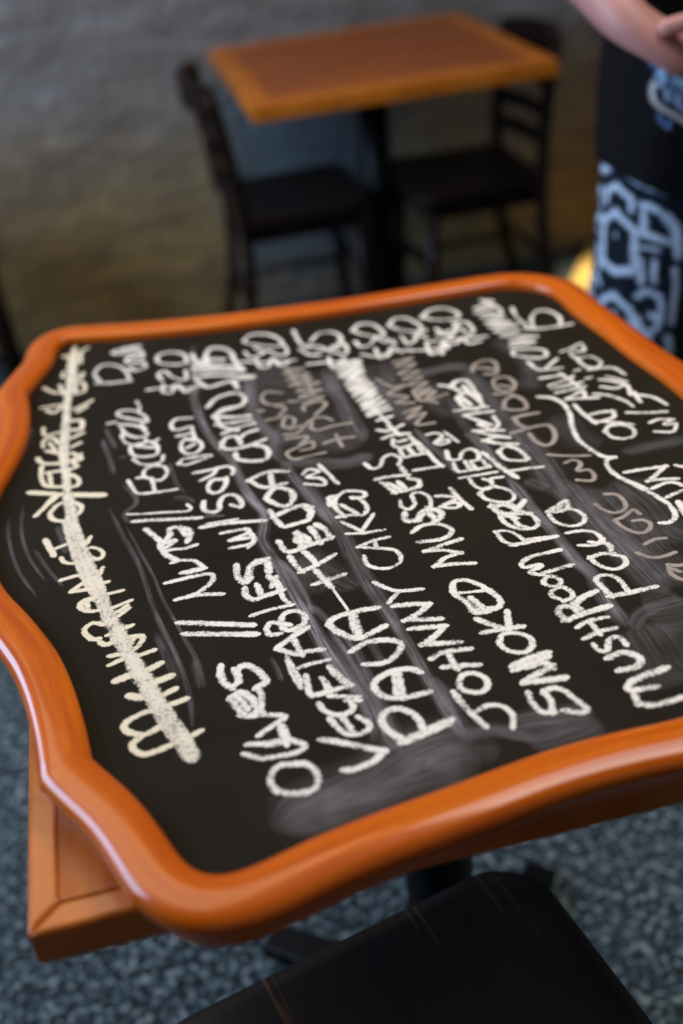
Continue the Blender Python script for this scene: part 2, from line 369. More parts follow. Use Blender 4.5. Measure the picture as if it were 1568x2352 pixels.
pB = [Vector((p.x, p.y)) for p in catmull([(*p, 0) for p in segB], .006)]
def smooth(P, it):
    P = [p.copy() for p in P]
    for _ in range(it): P = [P[0]] + [(P[i-1]+P[i]*2+P[i+1])/4 for i in range(1, len(P)-1)] + [P[-1]]
    return P
pA, pB = smooth(pA, 7), smooth(pB, 7)
path = pA[:-1] + pB[:-1]; cusps = (0, len(pA)-1)
N = len(path); cen = sum(path, Vector((0, 0)))/N
PROF = [(0, -.008), (0, .0055), (.002, .0082), (.006, .0098), (.013, .0106), (.0195, .0108), (.0255, .0104), (.0290, .0095), (.0318, .0080), (.0342, .0056), (.0355, .0028), (.0358, -.001), (.0345, -.0045), (.030, -.009), (.027, -.015), (.026, -.0235), (.004, -.0235)]
V = []; Fc = []; arc = [0]
for i in range(N):
    a, b = path[i-1], path[(i+1) % N]; p = path[i]
    d1, d2 = (p-a).normalized(), (b-p).normalized()
    n1, n2 = Vector((d1.y, -d1.x)), Vector((d2.y, -d2.x)); m = (n1+n2).normalized(); m /= max(.35, m.dot(n1))
    for o_, z in PROF: V.append(bl((p.x+m.x*o_, p.y+m.y*o_, ZS+z)))
    if i: arc.append(arc[-1]+(p-path[i-1]).length)
K = len(PROF)
for i in range(N):
    j = (i+1) % N
    for k in range(K): Fc.append((i*K+k, i*K+(k+1) % K, j*K+(k+1) % K, j*K+k))
fr = mobj('frame', V, Fc, M['frame'], board)
uvl = fr.data.uv_layers.new(name='uv'); prof_len = [0]
for k in range(1, K): prof_len.append(prof_len[-1]+math.dist(PROF[k], PROF[k-1]))
for f in fr.data.polygons:
    for li in f.loop_indices:
        vi = fr.data.loops[li].vertex_index; i, k = divmod(vi, K)
        uvl.data[li].uv = (arc[i], prof_len[k])
bmx = bmesh.new(); bmx.from_mesh(fr.data); bmesh.ops.recalc_face_normals(bmx, faces=bmx.faces); bmx.to_mesh(fr.data); bmx.free()
fr.data.polygons.foreach_set('use_smooth', [True]*len(fr.data.polygons))
es = fr.modifiers.new('split', 'EDGE_SPLIT'); es.split_angle = math.radians(42)
# panel
bm = bmesh.new(); prism(bm, [tuple(bl((p.x, p.y, 0))[:2]) for p in path], .004, ZS-BO.z)
bmesh.ops.triangulate(bm, faces=[f for f in bm.faces if len(f.verts) > 4])
bobj('writing_surface', bm, M['board'], board)

SC = {'A': (0, 700, .33163), 'B': (400, 700, .33163), 'C': (750, 660, .33163), 'D': (1048, 660, .33163),
      'E': (0, 1120, .33163), 'F': (400, 1100, .33163), 'G': (750, 1080, .33163), 'H': (1048, 1100, .33163),
      'I': (180, 1400, .33163), 'J': (560, 1380, .33163), 'K': (1000, 1300, .36224)}
def ribbon(V, Fc, cov, uvs, pts, w, z, rnd, taper=0, jit=.16, step=.0014, prof=(0, .8, 1, .8, 0), u0=0):
    P = catmull([(*p, 0) for p in pts], step); n = len(P)
    L = [0]
    for i in range(1, n): L.append(L[-1]+(P[i]-P[i-1]).length)
    T = L[-1]; h = w/2; base = len(V); K = len(prof); ph = rnd.random()*50
    rows = []
    d0, d1 = (P[1]-P[0]).normalized(), (P[-1]-P[-2]).normalized()
    if not taper:
        for q in (.98, .8, .5, .2): rows.append((P[0]-d0*h*q, d0, math.sqrt(1-q*q), -h*q))
    for i in range(n):
        d = (P[min(i+1, n-1)]-P[max(i-1, 0)]).normalized(); k = 1
        if taper: k = min(1, (L[i]/(T*taper)+.02), ((T-L[i])/(T*taper)+.02))**.5
        rows.append((P[i], d, k, L[i]))
    if not taper:
        for q in (.2, .5, .8, .98): rows.append((P[-1]+d1*h*q, d1, math.sqrt(1-q*q), T+h*q))
    for c, d, k, l in rows:
        nr = Vector((d.y, -d.x, 0))
        e1 = 1+jit*noise.noise(Vector((l*260, ph, 0))); e2 = 1+jit*noise.noise(Vector((l*260, ph, 9)))
        wv = 1+.12*noise.noise(Vector((l*60, ph, 4)))
        for m in range(K):
            s = -1+2*m/(K-1); e = e1 if s < 0 else e2
            p = c+nr*s*h*k*(e if abs(s) == 1 else 1)*wv
            V.append((p.x-BO.x, p.y-BO.y, z+l*.0008-BO.z)); cov.append(prof[m]*(k if taper else 1)); uvs.append((l*14+u0, s*w*330))
    for r in range(len(rows)-1):
        for m in range(K-1):
            a = base+r*K+m; Fc.append((a, a+1, a+K+1, a+K))
def emit(name, V, Fc, cov, uvs, mat, label):
    o = mobj(name, V, Fc, mat, board); me = o.data
    at_ = me.attributes.new('cover', 'FLOAT', 'POINT'); at_.data.foreach_set('value', cov)
    ul = me.uv_layers.new(name='uv'); vi = np.empty(len(me.loops), int); me.loops.foreach_get('vertex_index', vi)
    ul.data.foreach_set('uv', np.array(uvs)[vi].ravel())
    if label: o['label'] = label
    return o
def world_pts(cr, s, z):
    ox, oy, k = SC[cr]; return [Vector(at(ox+float(a)*k, oy+float(b)*k, z)[:2]) for a, b in (q.split(',') for q in s.split())]
MATOF = {'cream': 'cream', 'strike': 'strike', 'pumpkin faded': 'grey', 'faded scribble beside prices': 'grey', 'faded with cheese': 'grey', 'faded word lower right': 'grey'}
LBL = {'cream': 'cream chalk heading, crossed out', 'strike': 'thick cream chalk line through the heading', 'pumpkin faded': 'rubbed-out grey chalk words'}
rnd = random.Random(7); cnt = 0
WK = 1.26
WR = [
 ('cream', [
  ('I', 6, '640,940 530,985 450,1002 385,972 375,930 430,885 500,845 555,815/550,825 490,855 430,868 350,850 315,815 345,770 430,725 510,700'),
  ('I', 6, '840,845 750,893/740,622 600,672/665,552 570,600/362,112 300,135 210,175/515,285 400,325/225,380 330,335/225,320 320,305'),
  ('I', 8, '630,465 500,515/555,380 430,440/270,490 360,455/365,600 430,610'),
  ('I', 6, '345,195 400,185 440,185 442,215 395,270 320,310/390,190 345,270/155,232 190,245 260,220/170,105 100,95 48,130 45,165 90,205 135,205/200,30 260,20 330,-20'),
  ('E', 5.5, '840,715 745,738/740,655 650,680/500,715 600,645 640,630/430,640 490,622 580,598/500,722 640,702/710,560 690,600 660,640/560,800 600,775 640,765/640,775 565,800 560,838 620,858 690,850/555,825 600,800 610,840/890,840 820,890 790,920/900,785 780,835'),
  ('E', 5, '425,490 450,520 540,528/640,485 680,500 715,470 700,435 640,415 600,425/625,500 690,490/380,425 480,388/625,345 590,400 560,380'),
  ('E', 7, '318,368 372,468'),
  ('E', 6, '430,235 370,222 348,180 395,125 445,105/515,105 562,130 555,170 505,205'),
  ('A', 8, '215,1302 430,1315/430,1310 710,1318'),
  ('A', 6, '250,1460 330,1385 400,1325/290,1425 380,1320'),
  ('A', 9, '500,1318 705,1320'),
  ('A', 6, '262,1068 300,1100 430,1100/290,1125 285,1190 320,1255 420,1262/330,1165 430,1150/345,1180 355,1250/500,1180 545,1210 540,1250 495,1265/505,1030 565,1065 510,1095 535,1120 490,1140/500,1080 555,1040/550,960 500,985/570,892 495,925/500,805 565,805 562,862 500,868/330,1015 430,1035'),
  ('A', 5, '300,985 300,950 335,925 380,930 400,960/345,960 380,1010/300,858 312,905 410,885/290,715 430,692/325,735 380,748 430,700/515,725 590,690 635,665/540,740 600,705/308,578 380,610 445,600/415,560 440,620/515,540 570,540 590,570 580,600 520,620/440,470 440,505 540,500/575,475 560,510/440,360 500,380 480,430/520,295 500,330 500,380/605,300 560,330 560,400/440,355 560,345'),
 ]),
 ('strike', [
  ('I', 15, '770,1000 600,720 450,480 350,300 270,150 200,30'),
  ('I', 10, '800,1000 720,860 610,690/700,940 560,740 460,560/430,430 330,310 250,180'),
  ('E', 12, '745,900 690,760 620,600 550,420 500,260 470,60'),
  ('E', 9, '780,940 740,800 670,620 590,440 530,280 490,100/700,820 600,650 510,440 455,240'),
  ('A', 10.5, '505,1568 485,1400 460,1230 450,1050 455,880 465,700 490,500 520,400'),
  ('A', 8, '480,1568 470,1300 430,1040 445,820/520,600 515,450 520,320/470,700 480,500 490,380'),
 ]),
 ('delivery note', [
  ('A', 6, '670,545 770,542 900,528/690,530 655,480 690,430 750,415 830,430 880,475 895,520'),
  ('A', 6, '960,285 850,305 780,335 880,340 970,320 985,370 900,360 880,400 990,400/900,440 940,455 1005,435 1000,410/880,380 960,340/850,320 960,300'),
 ]),
 ('focaccia', [
  ('A', 5.5, '890,1222 920,1270 960,1308 1090,1298 1215,1280/1050,1205 1070,1290/1060,1215 1000,1190 1000,1150 1050,1120 1130,1120 1158,1160 1120,1212 1060,1215/1000,1195 960,1200'),
  ('A', 5.5, '928,1075 980,1105 1060,1108 1120,1085 1130,1050/905,1020 905,985 960,965 1050,950 1090,985 1085,1035 1020,1052 940,1050 905,1020/1090,935 1060,955/845,900 860,950 930,975 1000,960 1010,935/1060,990 960,985'),
  ('A', 5.5, '840,855 880,900 960,920 1020,900 1000,870/830,830 920,835 1000,855/815,750 840,735 930,735 1000,770 1020,810 960,800 870,785 820,770 815,750/948,675 968,705 960,735/980,830 1010,880'),
  ('A', 6, '758,822 792,815'),
 ]),
 ('nuts', [
  ('E', 7.5, '1015,295 1060,330 1130,380 1190,370/1140,380 1175,330 1180,285 1240,275 1310,295 1318,335 1300,370/1250,285 1290,330/1110,400 1150,465 1220,500'),
  ('E', 6, '1350,400 1290,420 1200,430 1150,440/1130,430 1210,375/1200,520 1270,505 1350,510 1400,545/1410,560 1340,570 1265,590'),
  ('E', 6.5, '1160,660 1240,640 1350,615 1450,600 1478,630 1440,680 1350,740 1230,775/1230,775 1380,745 1530,738/1300,590 1390,570'),
 ]),
 ('price twenty focaccia', [
  ('A', 5.5, '1025,590 1100,580 1170,575 1270,580 1360,570/1130,555 1130,605 1190,610 1200,565 1240,560 1280,605 1320,590/1120,520 1095,485 1140,462 1190,500 1250,520 1290,515 1285,460/1295,400 1270,345 1180,330 1100,350 1090,390 1130,410 1230,415 1295,400'),
 ]),
 ('divider', [
  ('A', 4.5, '890,1452 1000,1450 1130,1440 1290,1432 1320,1412 1300,1388'),
  ('E', 7, '935,235 1100,225 1375,212'),
  ('F', 7.5, '42,998 200,1005 535,1015/82,1072 300,1075 560,1075'),
  ('F', 5, '42,990 535,1005/90,1080 555,1085'),
 ]),
 ('olives', [
  ('J', 6.5, '350,1130 240,1145 185,1220 200,1290 250,1325 380,1335 480,1305 515,1240 480,1165 420,1130 350,1130'),
  ('J', 6, '12,1065 130,1090 300,1065 390,1040 420,1000 330,965/35,995 130,990'),
  ('I', 8.5, '1325,930 1380,920 1420,905/1410,820 1430,870 1440,920'),
  ('I', 6, '1130,735 1260,730 1430,740 1350,800 1255,868'),
  ('I', 8, '1060,610 1120,575 1190,610 1240,680 1230,720/1060,625 1110,690 1170,735 1250,720/1100,600 1160,680'),
  ('I', 6.5, '1240,545 1270,600 1265,680/985,395 985,470 1030,530 1090,520 1110,470 1080,420'),
  ('I', 7.5, '985,440 1010,510 1055,540/1110,490 1100,420 1155,385 1220,410 1280,460 1300,500 1240,540'),
 ]),
 ('vegetables with soy bean', [
  ('J', 6.5, '545,965 640,975 780,1005 880,1025 965,1040/965,1045 900,1110 770,1165 705,1172'),
  ('J', 6, '600,825 650,880 710,920 800,925 860,890 865,850 800,810/690,820 760,910/525,720 560,765 640,790 730,775 755,730 720,690/605,660 690,665 785,665/720,690 790,690'),
  ('J', 7, '430,530 445,600 470,655 600,625 725,590/545,545 570,575 590,615/725,580 660,520 600,465/620,500 690,560'),
  ('J', 6, '300,400 335,500 390,595/350,475 460,440 575,410/315,420 390,560'),
  ('J', 7, '430,190 350,240 235,325/240,335 310,360 390,370/380,360 450,350 530,340/345,275 400,370'),
  ('F', 6.5, '720,1075 660,1080 640,1040 665,1000 720,1000 790,1010/750,960 740,1010 780,1050 850,1030 905,990 895,935 840,915 770,930 740,970'),
  ('F', 6, '545,945 650,910 810,875/800,870 760,830 735,780 700,720'),
  ('F', 7.5, '490,765 500,810 550,840 630,810 740,775/575,740 600,800/735,770 710,720 660,680/680,740 700,690'),
  ('F', 8, '430,605 440,680 490,720 520,690 520,620/500,690 540,600 590,565 640,570 655,640/560,590 630,560'),
  ('F', 6, '335,375 420,360 510,350 500,380 380,430 480,415 550,410 530,450 400,480/500,350 560,420 520,470'),
  ('F', 7, '200,335 350,310 615,290'),
  ('F', 4, '230,312 430,280'),
  ('B', 6.5, '205,1370 205,1420 260,1440 310,1420 315,1370 350,1325 420,1320 465,1365 460,1405 405,1390'),
  ('B', 6.5, '345,1210 270,1215 235,1260 250,1300 310,1300 355,1250 360,1205'),
  ('B', 5.5, '145,1165 250,1145 370,1120 410,1145 405,1170/190,1215 270,1175 295,1135'),
  ('A', 5.5, '1240,1102 1270,1070 1330,1060 1420,1045 1465,1045 1420,1065 1290,1110 1240,1102/1255,1000 1260,950 1320,930 1370,940 1400,985 1350,1030 1280,1030 1255,1000/1300,990 1340,970'),
  ('A', 5.5, '1230,910 1290,900 1330,890 1350,940 1290,930/1320,785 1220,795 1185,835 1215,870 1300,850/1330,850 1340,900'),
 ]),
 ('crudo and price fifteen', [
  ('B', 7.5, '125,350 165,410 230,405/225,400 220,350 250,305 330,300 390,330 420,390 470,450/140,430 300,420 460,435/145,465 300,455 470,455/150,500 300,490 540,495/160,525 230,570 330,545 400,530 440,575/150,400 240,380 330,380'),
  ('B', 5, '140,445 440,425/430,520 540,505'),
 ]),
 ('paua and feijoa crudo', [
  ('J', 9, '1115,970 1250,915 1420,835'),
  ('J', 7, '1130,975 1400,860/1110,965 1000,900 955,820 1000,760 1090,750 1190,800 1240,880'),
  ('J', 7, '1210,490 1140,470 1020,490 920,550 900,600 960,660 1080,675 1270,635'),
  ('J', 8, '1060,500 1080,580 1095,660'),
  ('J', 7, '1040,500 1060,640/750,345 850,290 980,272 1085,295 1060,370 970,430 850,440'),
  ('J', 7.5, '910,50 750,80 630,120 590,165 660,220 790,260 965,180'),
  ('J', 10, '755,100 775,180 800,240'),
  ('F', 7, '985,640 1030,690 1085,745/975,728 1165,665'),
  ('F', 3.5, '1080,740 1140,820 1200,905'),
  ('F', 7, '802,545 840,600 885,640/880,642 980,600 1100,530/905,510 950,550 985,590'),
  ('F', 7.5, '725,440 790,505 940,460 1080,410/1080,405 1040,350 990,320/945,345 990,400 1010,440/850,375 850,430 900,440/850,380 910,400 940,440/880,470 870,390'),
  ('F', 7, '780,330 920,290/665,225 700,280 745,325'),
  ('F', 8, '695,260 780,220 880,185 940,195/900,190 945,225 940,260'),
  ('F', 8, '640,130 680,75 750,65 820,100 815,160 770,190 700,175 645,140'),
  ('B', 7, '770,1155 640,1160 520,1215/525,1220 620,1265 760,1240/665,1170 680,1250'),
  ('B', 7, '425,1035 440,1070 540,1085 630,1070 655,1025 625,985 560,975'),
  ('B', 7, '330,960 340,995 420,1000 520,975 620,935/330,970 360,925 430,915 460,960/450,930 500,890 560,870'),
  ('B', 7, '345,890 450,850 540,825/295,790 330,845 430,870/280,775 400,780 510,770/300,830 420,815 520,800/280,780 330,740 430,710'),
  ('B', 7, '235,705 290,650 390,615 460,620 490,660 460,700 350,720 290,760'),
 ]),
 ('price twenty crudo', [
  ('B', 5.5, '480,250 530,210 640,205 720,235 750,280 700,290 600,285 500,265 480,250/490,330 530,365 590,350 650,320 720,350 780,340 770,290/470,395 600,400 720,395 830,385/570,380 590,430 650,430 680,370 730,420 790,400/560,300 620,330'),
 ]),
 ('johnny cakes', [
  ('K', 6.5, '118,808 200,910 310,1012'),
  ('K', 5.5, '250,925 340,885 430,895 490,950 490,1020'),
  ('K', 6, '150,750 170,695 240,680 310,710 330,760 290,800 220,800 165,780 150,750'),
  ('G', 7, '735,1300 820,1260 980,1240/820,1365 930,1355 1040,1350/850,1290 900,1370'),
  ('G', 7, '590,1100 700,1090 810,1080/810,1090 750,1150 670,1205/670,1205 780,1200 910,1192'),
  ('G', 7, '475,940 580,930 700,925/700,935 640,990 550,1040/550,1040 660,1035 780,1030'),
  ('G', 6, '338,782 450,830 550,835 650,825/435,910 490,850'),
  ('G', 5.5, '260,600 280,650 350,680 440,675 505,640 510,590 470,555 400,545 225,535/225,530 320,490 420,465/330,490 345,535'),
  ('G', 5.5, '150,440 260,435 385,415/112,362 170,390 235,420/240,430 320,310'),
  ('G', 6, '85,325 180,310 250,310 280,260 230,200 180,190/110,245 210,300/60,260 60,200 120,150 200,145 260,155 255,185 190,195/20,240 15,190 55,180/20,200 60,260 120,320'),
 ]),
 ('with mark', [
  ('B', 5.5, '895,1170 930,1140 1000,1155 920,1195 1000,1200 1045,1225 1030,1250 915,1242/1005,1112 1130,1235'),
 ]),
 ('pumpkin faded', [
  ('B', 4.5, '740,610 640,605 605,650 650,690 750,690/590,735 610,735/640,800 780,770/700,700 770,720 730,760/750,840 770,780 830,790 820,840 770,850/770,900 850,890 930,810/780,930 920,915 870,970/800,860 880,840'),
  ('B', 4.5, '1040,1025 940,1045 830,1070 780,1030 850,990 950,950 960,990 880,1010/1040,960 1130,930 1240,915/1120,900 1160,980/940,850 990,870 1100,840 1220,820/950,840 960,790 1040,780 1090,800/980,760 1050,690 1000,670 900,700 900,730'),
  ('B', 4.5, '760,450 900,440 760,480 930,480 780,520 950,510 800,560 1000,540 850,600 1020,590 870,640 1030,640 900,680/800,672 860,668/780,440 860,560/900,480 960,620'),
 ]),
 ('price twenty five', [
  ('B', 6, '825,180 850,230 890,280 990,290/950,250 1000,200 1090,190 1150,220 1150,270 1100,290/870,310 930,345 1000,350/900,300 1000,290 1100,330 1190,340 1190,290 1140,250/930,412 1050,400 1170,395 1280,382/1070,370 1090,425 1140,420 1170,370 1200,410 1260,400/1000,320 1130,300'),
 ]),
 ('crossed out flourish', [
  ('B', 6, '1110,440 1220,400 1130,470 1290,400 1150,500 1300,430 1180,530 1310,460 1190,560 1320,500 1210,590 1340,530 1230,610 1370,550 1240,640 1390,580 1270,670 1400,610 1300,700 1430,640 1310,730 1460,670 1330,760 1480,700 1340,775 1490,730/1150,400 1260,400'),
 ]),
 ('leek', [
  ('B', 5.5, '1415,800 1500,775/1430,770 1490,830'),
  ('C', 6, '360,990 430,995 520,955/395,1045 470,1020 560,1015/430,960 500,1020/460,1060 465,1100 530,1110 610,1080/500,1070 540,1060/510,1130 540,1175 600,1165 680,1150/660,1140 620,1080 580,1040/560,1110 600,1150/620,1070 680,1120 740,1190 795,1240/615,1268 700,1255 795,1240'),
 ]),
 ('mussels', [
  ('G', 6.5, '755,665 820,610 920,575/690,560 800,555 920,575/690,560 800,520 920,480/755,665 880,650 1010,645'),
  ('G', 6.5, '600,425 670,380 780,375 855,400 860,440 790,480 645,498'),
  ('G', 8, '540,305 545,345 610,350 660,310/640,340 660,290 720,270 790,290 790,330 750,355/700,290 740,330'),
  ('G', 5.5, '510,215 520,255 570,270 610,235 590,170 650,155 710,190 720,250 700,255'),
  ('G', 6.5, '385,90 430,120 470,155/470,155 560,140 640,110/640,110 640,70 580,60/430,95 500,130/500,85 550,130'),
  ('G', 5.5, '345,65 440,45 560,35/555,40 520,0'),
  ('C', 6, '350,1328 440,1310 560,1300/560,1300 520,1250/270,1225 310,1255 370,1240 390,1185 450,1160 510,1185 500,1225'),
 ]),
 ('smoked', [
  ('K', 6, '588,810 610,865 670,925 740,930/740,925 730,860 690,800/690,800 740,775 810,790 890,850 955,900 930,930 825,920'),
  ('K', 8, '500,630 590,590 700,555/510,655 620,610 700,580/590,640 680,615 730,640/570,735 640,690 730,640/580,735 690,725 805,710'),
  ('K', 6, '405,490 420,440 500,425 590,450 615,500 570,545 480,545 425,515 405,490'),
  ('K', 7, '310,422 400,405 540,385/455,295 465,390/270,340 340,370 420,395'),
  ('K', 7, '110,160 115,105 180,90 270,115 340,160 400,205 410,250 340,285 250,295 200,235 130,190 110,160'),
  ('K', 5, '150,172 230,165 340,152'),
  ('K', 8, '230,210 300,275/250,285 340,270'),
  ('G', 6, '770,180 830,180 900,195 800,245 880,225 925,235 890,262 800,255/860,130 920,200 995,265'),
 ]),
 ('with mark below smoked', [
  ('C', 5, '700,1020 750,1010 800,1030 750,1075 830,1055 845,1075 790,1090 755,1085/820,1005 905,1068'),
 ]),
 ('faded scribble beside prices', [
  ('C', 4.5, '460,520 590,490 480,550 610,530 500,600 640,580 530,640 660,620 560,680 690,660 600,720 720,700 620,760 750,720 680,790 830,740/350,640 450,690 540,680 430,740 560,760 480,800 600,800/540,870 650,830 560,910 680,870 620,950 740,940/600,720 640,780 720,790 760,800/630,740 700,700'),
 ]),
 ('price thirty', [
  ('C', 6, '180,300 220,260 310,255 380,300 390,340 330,340 240,325 180,300/200,380 235,412 300,400 340,350 400,380 460,370/250,465 350,480 470,445 580,435/340,430 370,490 430,470 450,420 520,450/420,360 470,390'),
 ]),
 ('price second thirty', [
  ('C', 6, '430,265 470,220 550,215 640,260 650,300 590,305 500,295 430,265/520,340 560,390 610,370 630,330 690,350/590,440 720,430 880,390/690,390 720,460 780,440 810,380 840,420/600,330 680,300'),
 ]),
 ('price third thirty', [
  ('C', 6, '660,210 710,160 810,145 900,175 910,210 830,225 740,225 660,210/760,290 820,330 880,310 900,250 970,245 1015,300 980,330/900,300 850,360 980,350 1100,340/800,460 830,400 900,390 940,350 980,390 1060,375/770,330 850,300/700,380 850,360/880,250 960,310'),
 ]),
 ('tomatoes', [
  ('C', 7, '1090,1150 1190,1235 1310,1315'),
  ('C', 6, '1270,1272 1380,1255 1485,1245/1190,1140 1230,1105 1310,1115 1370,1160 1390,1195 1320,1200 1240,1190 1190,1140'),
  ('C', 6.5, '1095,1060 1180,1080 1310,1085/1095,1060 1160,1040 1250,1040/1030,995 1120,1020 1250,1040/1030,995 1120,990 1210,990/1060,950 1150,990/1150,990 1190,950 1160,900/960,890 1040,920 1130,950/960,885 1050,870 1140,860/900,855 1000,840 1100,830'),
  ('C', 7, '905,765 960,730 1040,770 1080,820 1020,845 940,820 905,765/940,770 990,810/790,680 860,690 910,715/860,690 900,650 970,650 1020,710 1060,770/950,690 1000,740'),
 ]),
 ('perogies', [
  ('C', 6, '830,1140 850,1190 920,1190 940,1140 1000,1120 1050,1150 1050,1190 1030,1200/880,1225 910,1275 1010,1265 1120,1245/1120,1240 1080,1200/960,1210 990,1260/1000,1210 1030,1255'),
  ('C', 5, '930,1320 1050,1300 1170,1280/990,1330 1030,1380 1100,1400 1160,1380/1160,1380 1130,1330 1210,1315/1090,1330 1140,1345'),
  ('G', 5.5, '1060,165 1100,125 1180,118 1260,140 1300,185 1260,220 1180,220 1100,200 1060,165'),
  ('G', 8, '1150,250 1190,290 1290,300 1360,220/1270,240 1320,280/1150,250 1230,240 1290,260/1290,300 1390,300'),
  ('G', 6, '1200,320 1240,370 1330,405 1420,405 1465,370 1430,320 1370,290/1290,330 1330,380 1380,395/1250,320 1310,330'),
  ('G', 5.5, '1175,430 1220,490 1300,520/1175,425 1250,420 1320,450 1370,490'),
  ('G', 6.5, '1290,518 1400,500 1568,465'),
  ('H', 6.5, '500,420 600,410 680,400'),
 ]),
 ('mushroom', [
  ('K', 8, '1450,650 1340,690 1250,730'),
  ('K', 7, '1250,730 1215,770 1240,790 1310,780 1390,768/1260,800 1280,865 1360,885/1300,880 1400,880 1480,860 1590,825'),
  ('K', 7.5, '1100,580 1180,550 1260,565 1300,600 1270,640 1175,662'),
  ('K', 6, '1005,505 1040,540 1090,535 1095,480 1140,450 1180,465 1205,495'),
  ('K', 6, '905,385 970,350 1075,328/950,458 1030,420 1135,395/985,365 1040,430'),
  ('K', 7.5, '825,345 920,310 1090,258/825,340 775,300 800,260 870,265 910,305/880,245 930,200 1005,165/880,250 930,290'),
  ('K', 6, '685,105 710,70 770,75 795,110 750,130 710,125 685,105/780,210 735,190 740,160 800,135 860,165 865,200 820,220'),
  ('H', 6.5, '705,495 620,515 520,540 455,580 470,615 570,595 580,610 510,650 590,665/590,660 650,640 790,600'),
 ]),
 ('paua small', [
  ('H', 7, '640,225 700,185 760,150 770,200 720,225 650,225/740,160 700,220'),
  ('H', 5.5, '635,240 680,295 760,325 850,320 890,280 860,235 780,210 700,230'),
  ('H', 5.5, '770,375 870,360 960,375 1010,420/1010,420 960,460 860,462/930,440 980,450'),
  ('H', 6.5, '1010,440 1060,460 1075,510/1075,515 1000,520 930,545'),
  ('H', 5.5, '925,545 970,590 1060,625 1140,615 1175,580 1150,540 1080,525'),
  ('H', 6.5, '1065,812 1190,790 1370,748'),
  ('H', 6, '1070,812 1010,750 965,695 1010,668 1090,675 1150,725 1190,785'),
 ]),
 ('faded with cheese', [
  ('D', 5, '110,580 120,540 180,510 250,510 280,550 270,600 200,600/260,680 260,640 340,620 400,660 390,710 320,720 270,700/300,680 370,690/330,840 340,780 410,755 470,790 480,840 400,850 330,840/270,740 370,740 430,760/110,560 200,560 260,570'),
  ('D', 5.5, '560,870 470,885 400,905/400,905 430,950 490,975/385,1010 500,975 630,955 680,1010 670,1070 620,1095 550,1070 510,1020'),
  ('D', 4.5, '640,1160 780,1168 915,1165/755,1215 810,1195 860,1220 840,1270 920,1265 955,1310 930,1340 840,1335'),
 ]),
 ('faded word lower right', [
  ('H', 4.5, '1035,105 1110,110 1165,160 1160,215 1090,235 1020,215 965,180/1100,285 1160,260 1220,215 1265,240/1100,290 1160,340 1260,375 1330,355 1340,310 1290,285 1230,290/1310,450 1370,420 1440,410/1255,515 1350,545 1440,535 1510,510/1470,600 1480,650 1540,690 1600,700/1470,595 1530,600 1600,590/1480,620 1540,640'),
 ]),
 ('milk note', [
  ('D', 5.5, '190,90 250,100 120,150 280,130 130,180 320,180 170,210 330,210 200,250 370,240 230,280 420,260 260,310 430,300 310,340 560,340 370,380 540,380 380,410'),
  ('D', 6, '400,470 390,440 440,430 540,425 610,440 620,475 560,490 470,485 400,470/170,90 300,150 300,190'),
 ]),
 ('fifteen', [
  ('D', 6, '385,145 420,210 490,270/480,285 600,285 790,255/530,275 520,210 560,165 640,165 710,205 720,250'),
 ]),
 ('feijoa', [
  ('D', 5.5, '730,445 800,420 860,390 880,440 790,450 830,490 930,480 1000,520 960,560 880,540 830,490/920,570 1000,560 1090,560 1160,600/1000,640 1080,650 1180,680 1200,740/960,740 1060,750 1170,790 1215,820/1010,690 1100,700 1160,680/1050,620 1170,650'),
  ('D', 5, '825,578 845,572/905,630 925,625'),
  ('D', 6, '1225,745 1300,750 1380,770 1450,810/1230,730 1270,790'),
  ('D', 5.5, '1190,868 1300,870 1445,862/1345,935 1400,915 1490,915/1490,920 1440,950 1510,945/1520,950 1500,1000 1385,1000'),
 ]),
 ('oat milk', [
  ('D', 6, '500,520 570,570 720,560/690,500 620,560/590,630 730,610/650,680 760,640 800,620/670,700 860,660/700,730 880,690/770,770 870,720 890,760/770,775 970,765/720,600 870,700'),
  ('D', 6, '820,820 870,870 960,940/950,930 1080,935 1210,950/1080,860 1000,865 940,880/1080,860 1090,900 1000,930/1030,1000 1060,960 1150,955 1225,985 1225,1030 1160,1050 1080,1040 1030,1000'),
 ]),
 ('brace flourish', [
  ('D', 6.5, '575,760 660,768 740,810 785,880 800,960 840,1050 920,1120 1010,1170 1085,1180/1085,1180 1040,1200 1050,1250 1120,1310 1300,1390'),
  ('H', 6.5, '1130,-10 1210,30 1300,75 1400,130 1480,190 1515,255 1480,298 1425,305'),
 ]),
 ('bun', [
  ('D', 6, '1175,1280 1300,1258 1445,1240/1445,1240 1390,1290 1330,1340/1330,1340 1420,1330 1520,1325/1360,1390 1430,1360 1500,1350 1590,1380/1465,1450 1520,1425 1600,1400/1530,1235 1600,1250'),
  ('H', 9, '1545,170 1600,260'),
 ]),
]
